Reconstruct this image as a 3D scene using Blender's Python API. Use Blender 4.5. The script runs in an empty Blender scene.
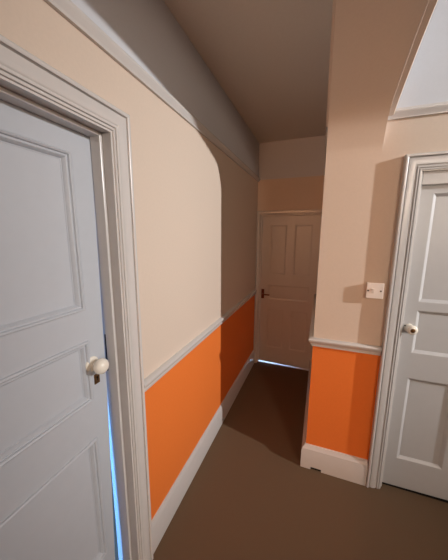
import bpy, bmesh, math
from mathutils import Vector, Matrix

# ------------------------------------------------------------------ camera, world, light, exposure
scene = bpy.context.scene
col = scene.collection
EYE = 1.65
YAW, PITCH, ROLL, FPX = 0.3581, -0.1742, 0.0054, 255.48
cam = bpy.data.cameras.new('camera')
cam.sensor_fit = 'HORIZONTAL'; cam.sensor_width = 36.0; cam.lens = 36.0 * FPX / 448.0
cam.clip_start = 0.02
cob = bpy.data.objects.new('camera', cam); col.objects.link(cob)
fw = Vector((-math.sin(YAW) * math.cos(PITCH), math.cos(YAW) * math.cos(PITCH), math.sin(PITCH)))
rt = Vector((math.cos(YAW), math.sin(YAW), 0)); up = rt.cross(fw)
r2 = rt * math.cos(ROLL) + up * math.sin(ROLL); u2 = -rt * math.sin(ROLL) + up * math.cos(ROLL)
M = Matrix((r2, u2, -fw)).transposed().to_4x4(); M.translation = Vector((0, 0, EYE))
cob.matrix_world = M
scene.camera = cob

world = bpy.data.worlds.new('world'); scene.world = world; world.use_nodes = True
world.node_tree.nodes['Background'].inputs[0].default_value = (0.5, 0.6, 0.8, 1)
world.node_tree.nodes['Background'].inputs[1].default_value = 0.0

def point_light(name, loc, power, color, radius):
    l = bpy.data.lights.new(name, 'POINT'); l.energy = power; l.color = color; l.shadow_soft_size = radius
    o = bpy.data.objects.new(name, l); o.location = loc; col.objects.link(o); return o
def area_light(name, loc, aim, power, color, sx, sy):
    l = bpy.data.lights.new(name, 'AREA'); l.shape = 'RECTANGLE'; l.size = sx; l.size_y = sy
    l.energy = power; l.color = color
    o = bpy.data.objects.new(name, l); o.location = loc
    o.rotation_euler = (Vector(aim) - Vector(loc)).to_track_quat('-Z', 'Y').to_euler(); col.objects.link(o); return o

LAMP = (4.5, 0.66, 2.95)
def spot_light(name, loc, aim, power, color, radius, half, blend):
    l = bpy.data.lights.new(name, 'SPOT'); l.energy = power; l.color = color; l.shadow_soft_size = radius
    l.spot_size = math.radians(2 * half); l.spot_blend = blend
    o = bpy.data.objects.new(name, l); o.location = loc
    o.rotation_euler = (Vector(aim) - Vector(loc)).to_track_quat('-Z', 'Y').to_euler(); col.objects.link(o); return o
spot_light('lobby_spot_lamp_light', LAMP, (-0.73, 2.10, 1.45), 850, (1.0, 0.98, 0.96), 0.05, 25, 1.0)
point_light('lobby_fill_light', (2.2, -2.6, 2.1), 185, (1.0, 0.79, 0.62), 0.35)  # unseen soft fill, added to brighten the pier and right door
point_light('corridor_fill_light', (-0.64, -4.8, 2.0), 260, (1.0, 0.45, 0.21), 0.12)  # unseen warm fill behind the camera, added to brighten the passage and end door
area_light('side_room_window_light', (-1.6, -1.0, 1.3), (-1.3, 0.76, 0.6), 170, (0.12, 0.40, 1.0), 0.3, 1.4)
area_light('end_room_window_light', (-0.4, 5.3, 0.9), (-0.4, 3.2, 0.0), 170, (0.45, 0.7, 1.0), 1.2, 1.2)

scene.view_settings.view_transform = 'Standard'; scene.view_settings.look = 'None'
scene.view_settings.gamma = 1.0; scene.view_settings.use_curve_mapping = False
scene.view_settings.exposure = 0.12

# ------------------------------------------------------------------ helpers
def srgb(r, g, b):
    f = lambda c: (c / 255 / 12.92) if c / 255 <= 0.04045 else ((c / 255 + 0.055) / 1.055) ** 2.4
    return (f(r), f(g), f(b), 1)

def material(name, color, rough=0.6, bump=0.0, scale=60.0, vary=0.04, detail=4.0, spec=0.5, metal=0.0, coords='Object'):
    m = bpy.data.materials.new(name); m.use_nodes = True
    nt = m.node_tree; b = nt.nodes['Principled BSDF']
    b.inputs['Roughness'].default_value = rough
    b.inputs['Metallic'].default_value = metal
    b.inputs['Specular IOR Level'].default_value = spec
    tc = nt.nodes.new('ShaderNodeTexCoord')
    nz = nt.nodes.new('ShaderNodeTexNoise'); nz.inputs['Scale'].default_value = scale; nz.inputs['Detail'].default_value = detail
    nt.links.new(tc.outputs[coords], nz.inputs['Vector'])
    rp = nt.nodes.new('ShaderNodeValToRGB')
    rp.color_ramp.elements[0].position = 0.3; rp.color_ramp.elements[1].position = 0.7
    rp.color_ramp.elements[0].color = tuple(c * (1 - vary) for c in color[:3]) + (1,)
    rp.color_ramp.elements[1].color = tuple(min(1, c * (1 + vary)) for c in color[:3]) + (1,)
    nt.links.new(nz.outputs['Fac'], rp.inputs['Fac'])
    nt.links.new(rp.outputs['Color'], b.inputs['Base Color'])
    if bump > 0:
        bp = nt.nodes.new('ShaderNodeBump'); bp.inputs['Strength'].default_value = bump; bp.inputs['Distance'].default_value = 0.002
        nt.links.new(nz.outputs['Fac'], bp.inputs['Height']); nt.links.new(bp.outputs['Normal'], b.inputs['Normal'])
    return m

M_BEIGE = material('beige_emulsion', srgb(212, 196, 181), 0.75, 0.12, 90, 0.015, spec=0.25)
M_ORANGE = material('orange_emulsion', srgb(231, 123, 53), 0.65, 0.12, 90, 0.015, spec=0.25)
M_WHITE = material('white_emulsion', srgb(201, 205, 212), 0.75, 0.1, 90, 0.012, spec=0.25)
M_GLOSS = material('white_gloss_paint', srgb(204, 201, 199), 0.26, 0.05, 30, 0.012)
M_DOOR = material('white_door_gloss_paint', srgb(193, 193, 194), 0.36, 0.08, 22, 0.012)
M_DOOR_GREY = material('pale_grey_door_gloss_paint', srgb(188, 193, 201), 0.34, 0.08, 22, 0.012)
M_CEIL = material('ceiling_emulsion', srgb(222, 216, 208), 0.85, 0.05, 60, 0.012, spec=0.2)
M_CARPET = material('brown_carpet', srgb(112, 92, 73), 0.95, 0.9, 420, 0.22, 6.0, spec=0.1)
M_CERAMIC = material('white_ceramic', srgb(236, 230, 218), 0.15, 0, 8, 0.005)
M_BRASS = material('tarnished_brass', srgb(118, 88, 58), 0.35, 0.1, 120, 0.2, metal=0.85)
M_DARK = material('dark_metal', srgb(38, 32, 30), 0.45, 0.1, 80, 0.15, metal=0.6)
M_BRONZE = material('brown_handle_metal', srgb(96, 36, 22), 0.35, 0.05, 60, 0.1, metal=0.3)
M_PLASTIC = material('white_plastic', srgb(232, 222, 214), 0.3, 0, 8, 0.005)
M_PALE_STRIP = material('pale_light_catch_strip', srgb(205, 205, 205), 0.5, 0.05, 60, 0.02)
M_GAP_SHADE = material('dark_gap_shade', srgb(20, 17, 15), 0.95, 0.2, 90, 0.2)  # near-black colour standing in for the shade inside narrow gaps

def tag(o, label=None, cat=None, group=None, kind=None):
    if label: o['label'] = label
    if cat: o['category'] = cat
    if group: o['group'] = group
    if kind: o['kind'] = kind
    return o

def build(name, bm, mats, parent=None, smooth=False, bevel=0.0, loc=None):
    bmesh.ops.recalc_face_normals(bm, faces=bm.faces)
    me = bpy.data.meshes.new(name); bm.to_mesh(me); bm.free()
    for m in (mats if isinstance(mats, (list, tuple)) else [mats]): me.materials.append(m)
    o = bpy.data.objects.new(name, me); col.objects.link(o)
    if smooth:
        for p in me.polygons: p.use_smooth = True
        me.set_sharp_from_angle(angle=math.radians(38))
    if parent: o.parent = parent
    if loc: o.location = loc
    if bevel > 0:
        md = o.modifiers.new('bevel', 'BEVEL'); md.width = bevel; md.segments = 2; md.limit_method = 'ANGLE'
    return o

def empty(name, loc, rz=0.0):
    o = bpy.data.objects.new(name, None); o.empty_display_size = 0.1; col.objects.link(o)
    o.location = loc; o.rotation_euler = (0, 0, rz); return o

def box(bm, x0, x1, y0, y1, z0, z1, mi=0):
    v = [bm.verts.new(p) for p in ((x0,y0,z0),(x1,y0,z0),(x1,y1,z0),(x0,y1,z0),(x0,y0,z1),(x1,y0,z1),(x1,y1,z1),(x0,y1,z1))]
    for f in ((3,2,1,0),(4,5,6,7),(0,1,5,4),(1,2,6,5),(2,3,7,6),(3,0,4,7)):
        bm.faces.new([v[i] for i in f]).material_index = mi
    return v

def boxes(*bs):
    bm = bmesh.new()
    for b in bs: box(bm, *b)
    return bm

def prism(bm, poly, fn, d0, d1, mi=0):
    """poly: 2-D outline; fn(a, b, d) -> 3-D point"""
    A = [bm.verts.new(fn(a, b, d0)) for a, b in poly]; B = [bm.verts.new(fn(a, b, d1)) for a, b in poly]
    n = len(poly)
    bm.faces.new(A).material_index = mi; bm.faces.new(B[::-1]).material_index = mi
    for i in range(n):
        bm.faces.new((A[i], A[(i+1) % n], B[(i+1) % n], B[i])).material_index = mi

def loft(bm, rings, close_ring=True, close_path=False, cap=True):
    """rings: list of lists of 3-D points (same length)"""
    R = [[bm.verts.new(p) for p in r] for r in rings]
    n = len(R[0]); m = len(R)
    for i in range(m if close_path else m - 1):
        a, b = R[i], R[(i+1) % m]
        for j in range(n if close_ring else n - 1):
            bm.faces.new((a[j], a[(j+1) % n], b[(j+1) % n], b[j]))
    if cap and not close_path:
        bm.faces.new(R[0][::-1]); bm.faces.new(R[-1])

def lathe(bm, prof, origin, axis='-y', seg=28):
    """prof: list of (radius, distance along axis)"""
    rings = []
    for k in range(seg):
        a = 2 * math.pi * k / seg; ring = []
        for r, d in prof:
            u, v = r * math.cos(a), r * math.sin(a)
            if axis == '-y': p = (origin[0] + u, origin[1] - d, origin[2] + v)
            elif axis == 'x': p = (origin[0] + d, origin[1] + u, origin[2] + v)
            else: p = (origin[0] + u, origin[1] + v, origin[2] + d)
            ring.append(p)
        rings.append(ring)
    loft(bm, rings, close_ring=False, close_path=True)
    bmesh.ops.remove_doubles(bm, verts=bm.verts, dist=1e-5)

def catmull(pts, n=6):
    out = []
    for i in range(len(pts) - 1):
        p0 = pts[max(i-1, 0)]; p1 = pts[i]; p2 = pts[i+1]; p3 = pts[min(i+2, len(pts)-1)]
        for k in range(n):
            t = k / n
            out.append(tuple(0.5 * (2*b + (c-a)*t + (2*a-5*b+4*c-d)*t*t + (-a+3*b-3*c+d)*t**3) for a, b, c, d in zip(p0, p1, p2, p3)))
    out.append(pts[-1]); return out

# ------------------------------------------------------------------ measures (metres)
XL = -0.733            # left wall face
XP = -0.005            # passage right wall / arch left face
XQ = 0.284             # arch right face
YF = 1.717             # pier face and lobby far wall
YE = 3.085             # end wall of the passage
ZD, ZR = 0.955, 2.285  # paint lines behind dado rail and picture rail
ZC, ZH = 2.685, 3.25   # passage ceiling, lobby ceiling
XE, YB = 2.6, -2.2     # lobby extents

# ------------------------------------------------------------------ floor and ceilings
tag(build('floor', boxes((-3.6, 6.0, YB - .15, 5.8, -0.12, 0.0)), M_CARPET), 'brown short-pile carpet covering the hallway floor', 'floor', kind='structure')
tag(build('ceiling', boxes((XL - .15, XP + .01, YB - .15, YE + .12, ZC, ZC + .1)), M_CEIL), 'shaded plain ceiling above the narrow passage', 'ceiling', kind='structure')
tag(build('ceiling', boxes((XQ - .01, XE + .15, YB - .15, YF + .12, ZH, ZH + .1)), M_CEIL), 'high pale ceiling over the lobby beyond the arch', 'ceiling', kind='structure')

# ------------------------------------------------------------------ walls
def banded_wall(name, label, segs, axis, face, back, zlo=0.0, bands=True, ztop=ZH):
    """segs: (s0, s1, z0, z1) rectangles along the wall; axis 'x' = wall normal along x. Beige body, orange dado and white frieze as parts"""
    def rects(lo, hi):
        bm = bmesh.new()
        for s0, s1, z0, z1 in segs:
            a, b = max(z0, lo), min(z1, hi)
            if b - a > 1e-4:
                if axis == 'x': box(bm, min(face, back), max(face, back), s0, s1, a, b)
                else: box(bm, s0, s1, min(face, back), max(face, back), a, b)
        return bm
    w = build(name, rects(ZD, ZR), M_BEIGE)
    tag(w, label, 'wall', kind='structure')
    d = build('dado_panel', rects(zlo, ZD), M_ORANGE, w); d['label'] = 'orange painted lower wall'
    f = build('frieze', rects(ZR, ztop), M_WHITE, w); f['label'] = 'white painted band above the picture rail'
    return w

# left door rough opening y -0.035..0.795 ; head 2.03
banded_wall('wall_left', 'long left passage wall, beige over orange, half lit and half in shadow',
            [(YB, -0.035, 0, ZC), (-0.035, 0.797, 2.027, ZC), (0.797, YE, 0, ZC)], 'x', XL, XL - .125, ztop=ZC)
banded_wall('wall_end', 'dim wall around the door at the far end of the passage',
            [(XL - .125, -0.70, 0, ZC), (-0.70, 0.035, 1.905, ZC), (0.035, XQ, 0, ZC)], 'y', YE, YE + .12, ztop=ZC)
banded_wall('wall_right', 'pier with orange lower half and light switch, end of the passage wall',
            [(YF, YE, 0, 2.7)], 'x', XP, XQ, ztop=ZH)
banded_wall('wall_far', 'beige wall around the right-hand white door',
            [(XQ, 0.455, 0, ZH), (0.455, 1.255, 2.006, ZH), (1.255, XE, 0, ZH)], 'y', YF, YF + .13)

# arch between passage and lobby
half = [(1.7165, 2.085), (1.7155, 2.112), (1.711, 2.142), (1.698, 2.176), (1.680, 2.215), (1.652, 2.256), (1.607, 2.294), (1.54, 2.326), (1.45, 2.356), (1.33, 2.392),
        (1.20, 2.424), (1.02, 2.452), (0.80, 2.470), (0.50, 2.478)]
curve = [(1.76, 2.085)] + catmull(half, 5)
full = curve + [(1.0 - y, z) for y, z in reversed(curve[:-1])]
bm = bmesh.new()
rings = []
for y, z in full:
    rings.append([(XP, y, z), (XQ, y, z), (XQ, y, ZH), (XP, y, ZH)])
loft(bm, rings)
for f in bm.faces:
    c = f.calc_center_median(); n = f.normal
    f.material_index = 0
bm.normal_update()
for f in bm.faces:
    if abs(f.normal.x) > 0.9: f.material_index = 1
arch = build('wall_arch', bm, [M_BEIGE, M_WHITE], smooth=True)
tag(arch, 'flattened plaster arch overhead between passage and lobby', 'arch', kind='structure')
bm = boxes((XP, XQ, YB, 1.0 - YF, 0, ZH))
tag(build('wall_pier', bm, M_BEIGE), 'rear pier carrying the near end of the arch', 'wall', kind='structure')
# moulding that follows the arch on both faces
mh = [(1.716, 2.266), (1.64, 2.300), (1.54, 2.334), (1.45, 2.362), (1.33, 2.397), (1.20, 2.428), (1.02, 2.455), (0.80, 2.473), (0.50, 2.481)]
mc = catmull(mh, 5)
mfull = mc + [(1.0 - y, z) for y, z in reversed(mc[:-1])]
for side, xw in ((1, XQ), (-1, XP)):
    bm = bmesh.new(); rings = []
    for y, z in mfull:
        prof = [(-0.004, 0.0), (0.004, 0.0), (0.006, 0.004), (0.030, 0.004), (0.034, 0.010), (0.034, 0.018), (0.020, 0.024), (0.016, 0.034), (0.007, 0.042), (-0.004, 0.042)]
        k = 1.0 if side == 1 else 0.35
        rings.append([(xw + side * t * k, y, z + h) for t, h in prof])
    loft(bm, rings)
    build('arch_moulding', bm, M_BEIGE, arch, smooth=True)

# ------------------------------------------------------------------ rooms behind the doors
def room(name, label, x0, x1, y0, y1, z1, skip):
    t = 0.08; bm = bmesh.new()
    if 'x1' not in skip: box(bm, x1, x1 + t, y0 - t, y1 + t, 0, z1)
    if 'x0' not in skip: box(bm, x0 - t, x0, y0 - t, y1 + t, 0, z1)
    if 'y0' not in skip: box(bm, x0, x1, y0 - t, y0, 0, z1)
    if 'y1' not in skip: box(bm, x0, x1, y1, y1 + t, 0, z1)
    box(bm, x0 - t, x1 + t, y0 - t, y1 + t, z1, z1 + t)
    return tag(build(name, bm, M_WHITE), label, 'wall', kind='structure')
room('wall_side_room', 'plain walls of the room behind the left door', -3.4, XL - .125, -1.2, 2.2, 2.5, ('x1',))
room('wall_end_room', 'plain walls of the room behind the end door', -1.3, 0.6, YE + .12, 5.6, 2.4, ('y0',))
room('wall_cupboard', 'plain walls of the space behind the right door', 0.36, 1.5, YF + .13, 2.6, 2.3, ('y0',))

# ------------------------------------------------------------------ skirting boards
SK = [(0, 0), (0.019, 0), (0.019, 0.135), (0.016, 0.146), (0.016, 0.152), (0.009, 0.165), (0.006, 0.176), (0, 0.178)]
DR = [(0, 0.926), (0.010, 0.926), (0.013, 0.938), (0.013, 0.946), (0.022, 0.956), (0.028, 0.966), (0.028, 0.974), (0.020, 0.981), (0, 0.983)]
PR = [(0, 2.262), (0.012, 2.262), (0.014, 2.274), (0.024, 2.284), (0.026, 2.296), (0.018, 2.302), (0.016, 2.310), (0, 2.314)]
def run_x(prof, xw, sgn, y0, y1):          # along a wall whose normal is +-x
    bm = bmesh.new(); prism(bm, prof, lambda t, z, d: (xw + sgn * t, d, z), y0, y1); return bm
def run_path(prof, pts):
    """plan path; each point (x, y, nx, ny): offset direction for thickness (mitred)"""
    bm = bmesh.new(); loft(bm, [[(x + nx * t, y + ny * t, z) for t, z in prof] for x, y, nx, ny in pts]); return bm

tag(build('baseboard_left', run_x(SK, XL, 1, 0.866, YE), M_GLOSS, smooth=True), 'white skirting board running along the left passage wall', 'skirting board', kind='structure')
tag(build('baseboard_left', run_x(SK, XL, 1, YB, -0.12), M_GLOSS, smooth=True), 'white skirting board before the left door', 'skirting board', kind='structure')
# pier skirting, with the little broken notch at its foot
SKP = [(t * 1.5, z * 1.0) for t, z in SK]
bm = bmesh.new()
def pier_profile(z0): return [(0, z0), (SKP[1][0], z0)] + SKP[2:]
loft(bm, [[(x + nx * t, y + ny * t, z) for t, z in pier_profile(z0)] for x, y, nx, ny, z0 in
          [(XP, YE, -1, 0, 0.0), (XP, YF, -1, -1, 0.0), (0.036, YF, 0, -1, 0.0), (0.037, YF, 0, -1, 0.020), (0.107, YF, 0, -1, 0.020), (0.108, YF, 0, -1, 0.0), (0.387, YF, 0, -1, 0.0)]])
bb = build('baseboard_right', bm, M_GLOSS, smooth=True)
tag(bb, 'white skirting board round the foot of the orange pier', 'skirting board', kind='structure')
g = build('notch', boxes((0.030, 0.114, YF - 0.021, YF - 0.001, 0.0, 0.026)), M_GAP_SHADE, bb); g['label'] = 'dark block painted as the shade in the gap under the skirting'  # dark block paints the shade inside the notch
tag(build('baseboard_far', boxes((1.34, XE, YF - .02, YF, 0, .17)), M_GLOSS, bevel=.004), 'white skirting board beyond the right door', 'skirting board', kind='structure')

# ------------------------------------------------------------------ dado and picture rails
def trim(n, bm, label, cat):
    return tag(build('trim_%d' % n, bm, M_GLOSS, smooth=True), label, cat, kind='structure')
trim(1, run_x(DR, XL, 1, 0.866, YE), 'white dado rail on the left wall above the orange paint', 'dado rail')
trim(2, run_path(DR, [(XP, YE, -1, 0), (XP, YF, -1, -1), (0.388, YF, 0, -1)]), 'white dado rail wrapped around the pier below the light switch', 'dado rail')
trim(3, run_x(PR, XL, 1, YB, YE), 'white picture rail high on the left wall', 'picture rail')
trim(4, run_path(PR, [(XQ, YF, 0, -1), (XE, YF, 0, -1)]), 'white picture rail above the right door', 'picture rail')
trim(5, run_path([(t * 0.4, z + 0.012) for t, z in PR], [(XP, YE, -1, 0), (XP, YF + .002, -1, 0)]), 'short picture rail on the passage side of the pier', 'picture rail')

# ------------------------------------------------------------------ door frames (local frame: x to the right, -y towards the viewer)
AR = [(0, 0), (0, .008), (.006, .009), (.007, .015), (.012, .017), (.0135, .011), (.0165, .011), (.018, .018), (.024, .020), (.026, .013), (.0285, .013), (.033, .019),
      (.045, .0225), (.058, .0235), (.065, .0235), (.067, .0165), (.0695, .0165), (.071, .027), (.076, .030), (.081, .030), (.085, .026), (.085, 0)]
def door_frame(n, label, loc, rz, u0, u1, zt, stop_d0, stop_d1, stop_w, stop_wh, depth, scale=1.0, thick=1.0):
    root = empty('trim_%d' % n, loc, rz); tag(root, label, 'door frame', kind='structure')
    bm = bmesh.new(); rings = []
    P = [(w * scale, t * thick) for w, t in AR]
    rings = [[(u0 - w, -t, 0) for w, t in P], [(u0 - w, -t, zt + w) for w, t in P],
             [(u1 + w, -t, zt + w) for w, t in P], [(u1 + w, -t, 0) for w, t in P]]
    loft(bm, rings)
    a = build('architrave', bm, M_GLOSS, root, smooth=True)
    j = 0.003
    build('jamb', boxes((u0 - .014, u0 - j, 0, depth, 0, zt + .014), (u1 + j, u1 + .014, 0, depth, 0, zt + .014), (u0 - j, u1 + j, 0, depth, zt + j, zt + .014)), M_GLOSS, root)
    build('door_stop', boxes((u0 - j, u0 - j + stop_w, stop_d0, stop_d1, 0, zt + j), (u1 + j - stop_w, u1 + j, stop_d0, stop_d1, 0, zt + j),
                             (u0 - j + stop_w, u1 + j - stop_w, stop_d0, stop_d1, zt + j - stop_wh, zt + j)), M_GLOSS, root, bevel=0.003)
    return root

R90 = math.pi / 2
fl = door_frame(6, 'white moulded door frame around the left door', (XL, 0, 0), R90, -0.018, 0.779, 2.008, 0.034, 0.080, 0.013, 0.013, 0.122)
build('strike_plate', boxes((0.7795, 0.7815, 0.084, 0.096, 1.07, 1.235)), M_DARK, fl)['label'] = 'dark metal strike plate'
fr = door_frame(7, 'white moulded door frame around the right door', (0, YF, 0), 0, 0.478, 1.238, 1.988, 0.004, 0.026, 0.012, 0.070, 0.125, scale=1.02, thick=1.15)
fe = door_frame(8, 'dim white frame of the door at the passage end', (0, YE, 0), 0, -0.680, 0.010, 1.882, 0.012, 0.034, 0.012, 0.012, 0.115, scale=0.6)

# ------------------------------------------------------------------ doors: five-panel leaves
MOULD = [(0.0, 0.0), (0.001, -0.006), (0.006, -0.009), (0.011, -0.006), (0.0125, 0.001), (0.015, 0.001), (0.019, -0.001), (0.024, 0.004), (0.027, 0.012), (0.030, 0.012), (0.030, 0.014), (0.0, 0.014)]
def door_leaf(name, label, loc, rz, W, z0, H, st, rails, mid, th=0.038, skew=0.0, mould=MOULD, drop=0.0, mat=M_DOOR):
    """rails: [(lower, upper)] openings from the bottom: low pair, middle single, top pair; mid: muntin half width; skew: latch edge lean"""
    root = empty(name, loc, rz); tag(root, label, 'door', kind='structure')
    # stiles
    build('stile', boxes((0, st, 0, th, z0, H)), mat, root)
    # the latch edge of an old door: nearly true above the lock, planed away towards the foot
    lean = lambda z: 0.0 if not skew else 0.016 * (H - z) / (H - 1.0) if z >= 1.0 else 0.016 + (skew - 0.016) * (1.0 - z)
    bm = boxes((W - st, W, 0, th, z0, H))
    if skew: bmesh.ops.bisect_plane(bm, geom=bm.verts[:] + bm.edges[:] + bm.faces[:], plane_co=(0, 0, 1.0), plane_no=(0, 0, 1))
    for v in bm.verts:
        if v.co.x > W - st / 2: v.co.x -= lean(v.co.z) 
    build('stile', bm, mat, root)
    (l0, l1), (m0, m1), (t0, t1) = rails
    for a, b in ((z0, l0), (l1, m0), (m1, t0), (t1, H)):
        build('rail', boxes((st, W - st, 0, th, a, b)), mat, root)
    c = W / 2
    for a, b in ((l0, l1), (t0, t1)) if mid > 0 else ():
        build('muntin', boxes((c - mid, c + mid, 0, th, a, b)), mat, root)
    if mid > 0:
        cells = ((st, c - mid, l0, l1), (c + mid, W - st, l0, l1), (st, W - st, m0, m1), (st, c - mid, t0, t1), (c + mid, W - st, t0, t1))
    else:
        cells = ((st, W - st, l0, l1), (st, W - st, m0, m1), (st, W - st, t0, t1))
    for (x0, x1, a, b) in cells:
        p = build('panel', boxes((x0, x1, 0.014, th - 0.010, a, b)), mat, root)
        bm = bmesh.new()
        loft(bm, [[(x0 + w, y, a + w) for w, y in mould], [(x1 - w, y, a + w) for w, y in mould],
                  [(x1 - w, y, b - w) for w, y in mould], [(x0 + w, y, b - w) for w, y in mould]], close_path=True)
        build('panel_moulding', bm, mat, p, smooth=True)
    for o in root.children:
        for v in o.data.vertices:
            if drop and abs(v.co.z - z0) < 1e-5: v.co.z -= drop * v.co.x / W
    return root

KNOB = [(0, 0), (0.009, 0), (0.009, 0.022), (0.012, 0.026), (0.021, 0.032), (0.0265, 0.042), (0.0275, 0.050), (0.025, 0.060), (0.017, 0.068), (0.008, 0.071), (0, 0.0715)]
ROSE = [(0, 0), (0.030, 0), (0.030, 0.003), (0.026, 0.007), (0.016, 0.009), (0.012, 0.012), (0, 0.012)]

# left door, ajar at its foot
d1 = door_leaf('door_1', 'white panelled door with ceramic knob, blue light in its gap', (XL - .082, 0.012, 0), R90, 0.762, 0.012, 2.006, 0.090,
               [(0.235, 0.825), (0.995, 1.248), (1.368, 1.925)], 0.0, skew=0.054, mat=M_DOOR_GREY)
kx, kz = 0.694 - 0.012, 1.146
bm = bmesh.new(); lathe(bm, [(r * 1.12, d) for r, d in KNOB], (kx, 0, kz)); kn = build('knob', bm, M_CERAMIC, d1, smooth=True); kn['label'] = 'round white ceramic knob'
bm = bmesh.new(); lathe(bm, ROSE, (kx, 0, kz)); build('rose', bm, M_CERAMIC, kn, smooth=True)
ke = build('keyhole_plate', boxes((kx + .004, kx + .030, -0.0025, 0.001, kz - .093, kz - .050)), M_BRASS, d1, bevel=.001); ke['label'] = 'tarnished brass keyhole plate'
bm = bmesh.new(); prism(bm, [(kx + .018 + .004 * math.cos(a), kz - .066 + .004 * math.sin(a)) for a in [k * math.pi / 6 for k in range(12)]], lambda a, b, d: (a, d, b), -0.0032, -0.001)
box(bm, kx + .0165, kx + .0195, -0.0032, -0.001, kz - .080, kz - .068)
build('keyhole', bm, M_DARK, ke)

# right door
SIMPLE = [(0.0, 0.0), (0.003, 0.0), (0.006, 0.002), (0.018, 0.011), (0.021, 0.014), (0.0, 0.014)]
d2 = door_leaf('door_2', 'white five-panel door beside the light switch', (0.473, YF + .028, 0), 0, 0.760, 0.016, 1.945, 0.077,
               [(0.222, 0.797), (0.955, 1.226), (1.270, 1.882)], 0.055, mould=SIMPLE, drop=-0.012)
kx, kz = 0.057, 1.112
bm = bmesh.new(); lathe(bm, [(r * 1.05, d * .8) for r, d in KNOB[:8]] + [(0.021, 0.0530), (0.014, 0.0545), (0, 0.0545)], (kx, 0, kz))
kn = build('knob', bm, M_CERAMIC, d2, smooth=True); kn['label'] = 'white knob with dark centre'
bm = bmesh.new(); lathe(bm, [(0, .0535), (0.0135, .0535), (0.012, .0555), (0.007, .0570), (0, .0575)], (kx, 0, kz)); build('cap', bm, M_BRASS, kn, smooth=True)
bm = bmesh.new(); lathe(bm, [(r * .85, d) for r, d in ROSE], (kx - .006, 0, kz)); build('rose', bm, M_CERAMIC, kn, smooth=True)
bm = bmesh.new(); lathe(bm, [(0, 0), (.0035, 0), (.003, .0055), (0, .006)], (kx - .028, -.003, kz + .013)); build('screw', bm, M_DARK, kn, smooth=True)

# door at the end of the passage
d3 = door_leaf('door_3', 'dim panelled door at the end of the dark passage', (-0.677, YE + .036, 0), 0, 0.684, 0.021, 1.88, 0.095,
               [(0.22, 0.74), (0.86, 1.05), (1.175, 1.775)], 0.04, drop=0.014, mould=[(w, y * 0.6) for w, y in SIMPLE])
hx, hz = 0.033, 0.925
hb = build('handle_plate', boxes((hx - .018, hx + .018, -0.008, 0, hz - .06, hz + .06)), M_BRONZE, d3, bevel=.003); hb['label'] = 'dark brown lever handle plate'
bm = bmesh.new(); lathe(bm, [(0, 0), (.009, 0), (.009, .045), (0, .045)], (hx, -.006, hz))
box(bm, hx - .008, hx + .095, -.055, -.041, hz - .008, hz + .007)
build('lever', bm, M_BRONZE, hb, bevel=.003)
tag(build('trim_9', boxes((-0.69, 0.02, YE + .02, YE + .11, 0, 0.004)), M_PALE_STRIP), 'pale strip added under the passage end door to catch the light', 'threshold', kind='structure')  # added pale strip, so light leaking under the door shows brighter than on carpet

# ------------------------------------------------------------------ light switch
sw = empty('light_switch', (0.317, YF, 1.331)); tag(sw, 'square white light switch on the beige pier', 'light switch')
build('back_box', boxes((-.042, .042, -.022, 0, -.044, .044)), M_PLASTIC, sw, bevel=.003)
pl = build('face_plate', boxes((-.0445, .0445, -.030, -.022, -.0465, .0465)), M_PLASTIC, sw, bevel=.003)
bm = bmesh.new(); prism(bm, [(-.029, .014), (-.037, .014), (-.031, -.014), (-.029, -.014)], lambda y, z, d: (d, y, z), -.021, -.005)
build('rocker', bm, M_PLASTIC, pl)
for sx in (-.036, .030):
    bm = bmesh.new(); lathe(bm, [(0, 0), (.0048, 0), (.004, .0015), (0, .002)], (sx, -.030, 0), seg=14)
    build('screw', bm, M_DARK, pl, smooth=True)

tag(build('trim_10', boxes((0.480, 1.235, YF + .032, YF + .075, 0, 0.004)), M_GAP_SHADE), 'dark strip painted as the shade in the gap under the right door', 'threshold', kind='structure')  # shade under the door painted as a dark strip on the floor
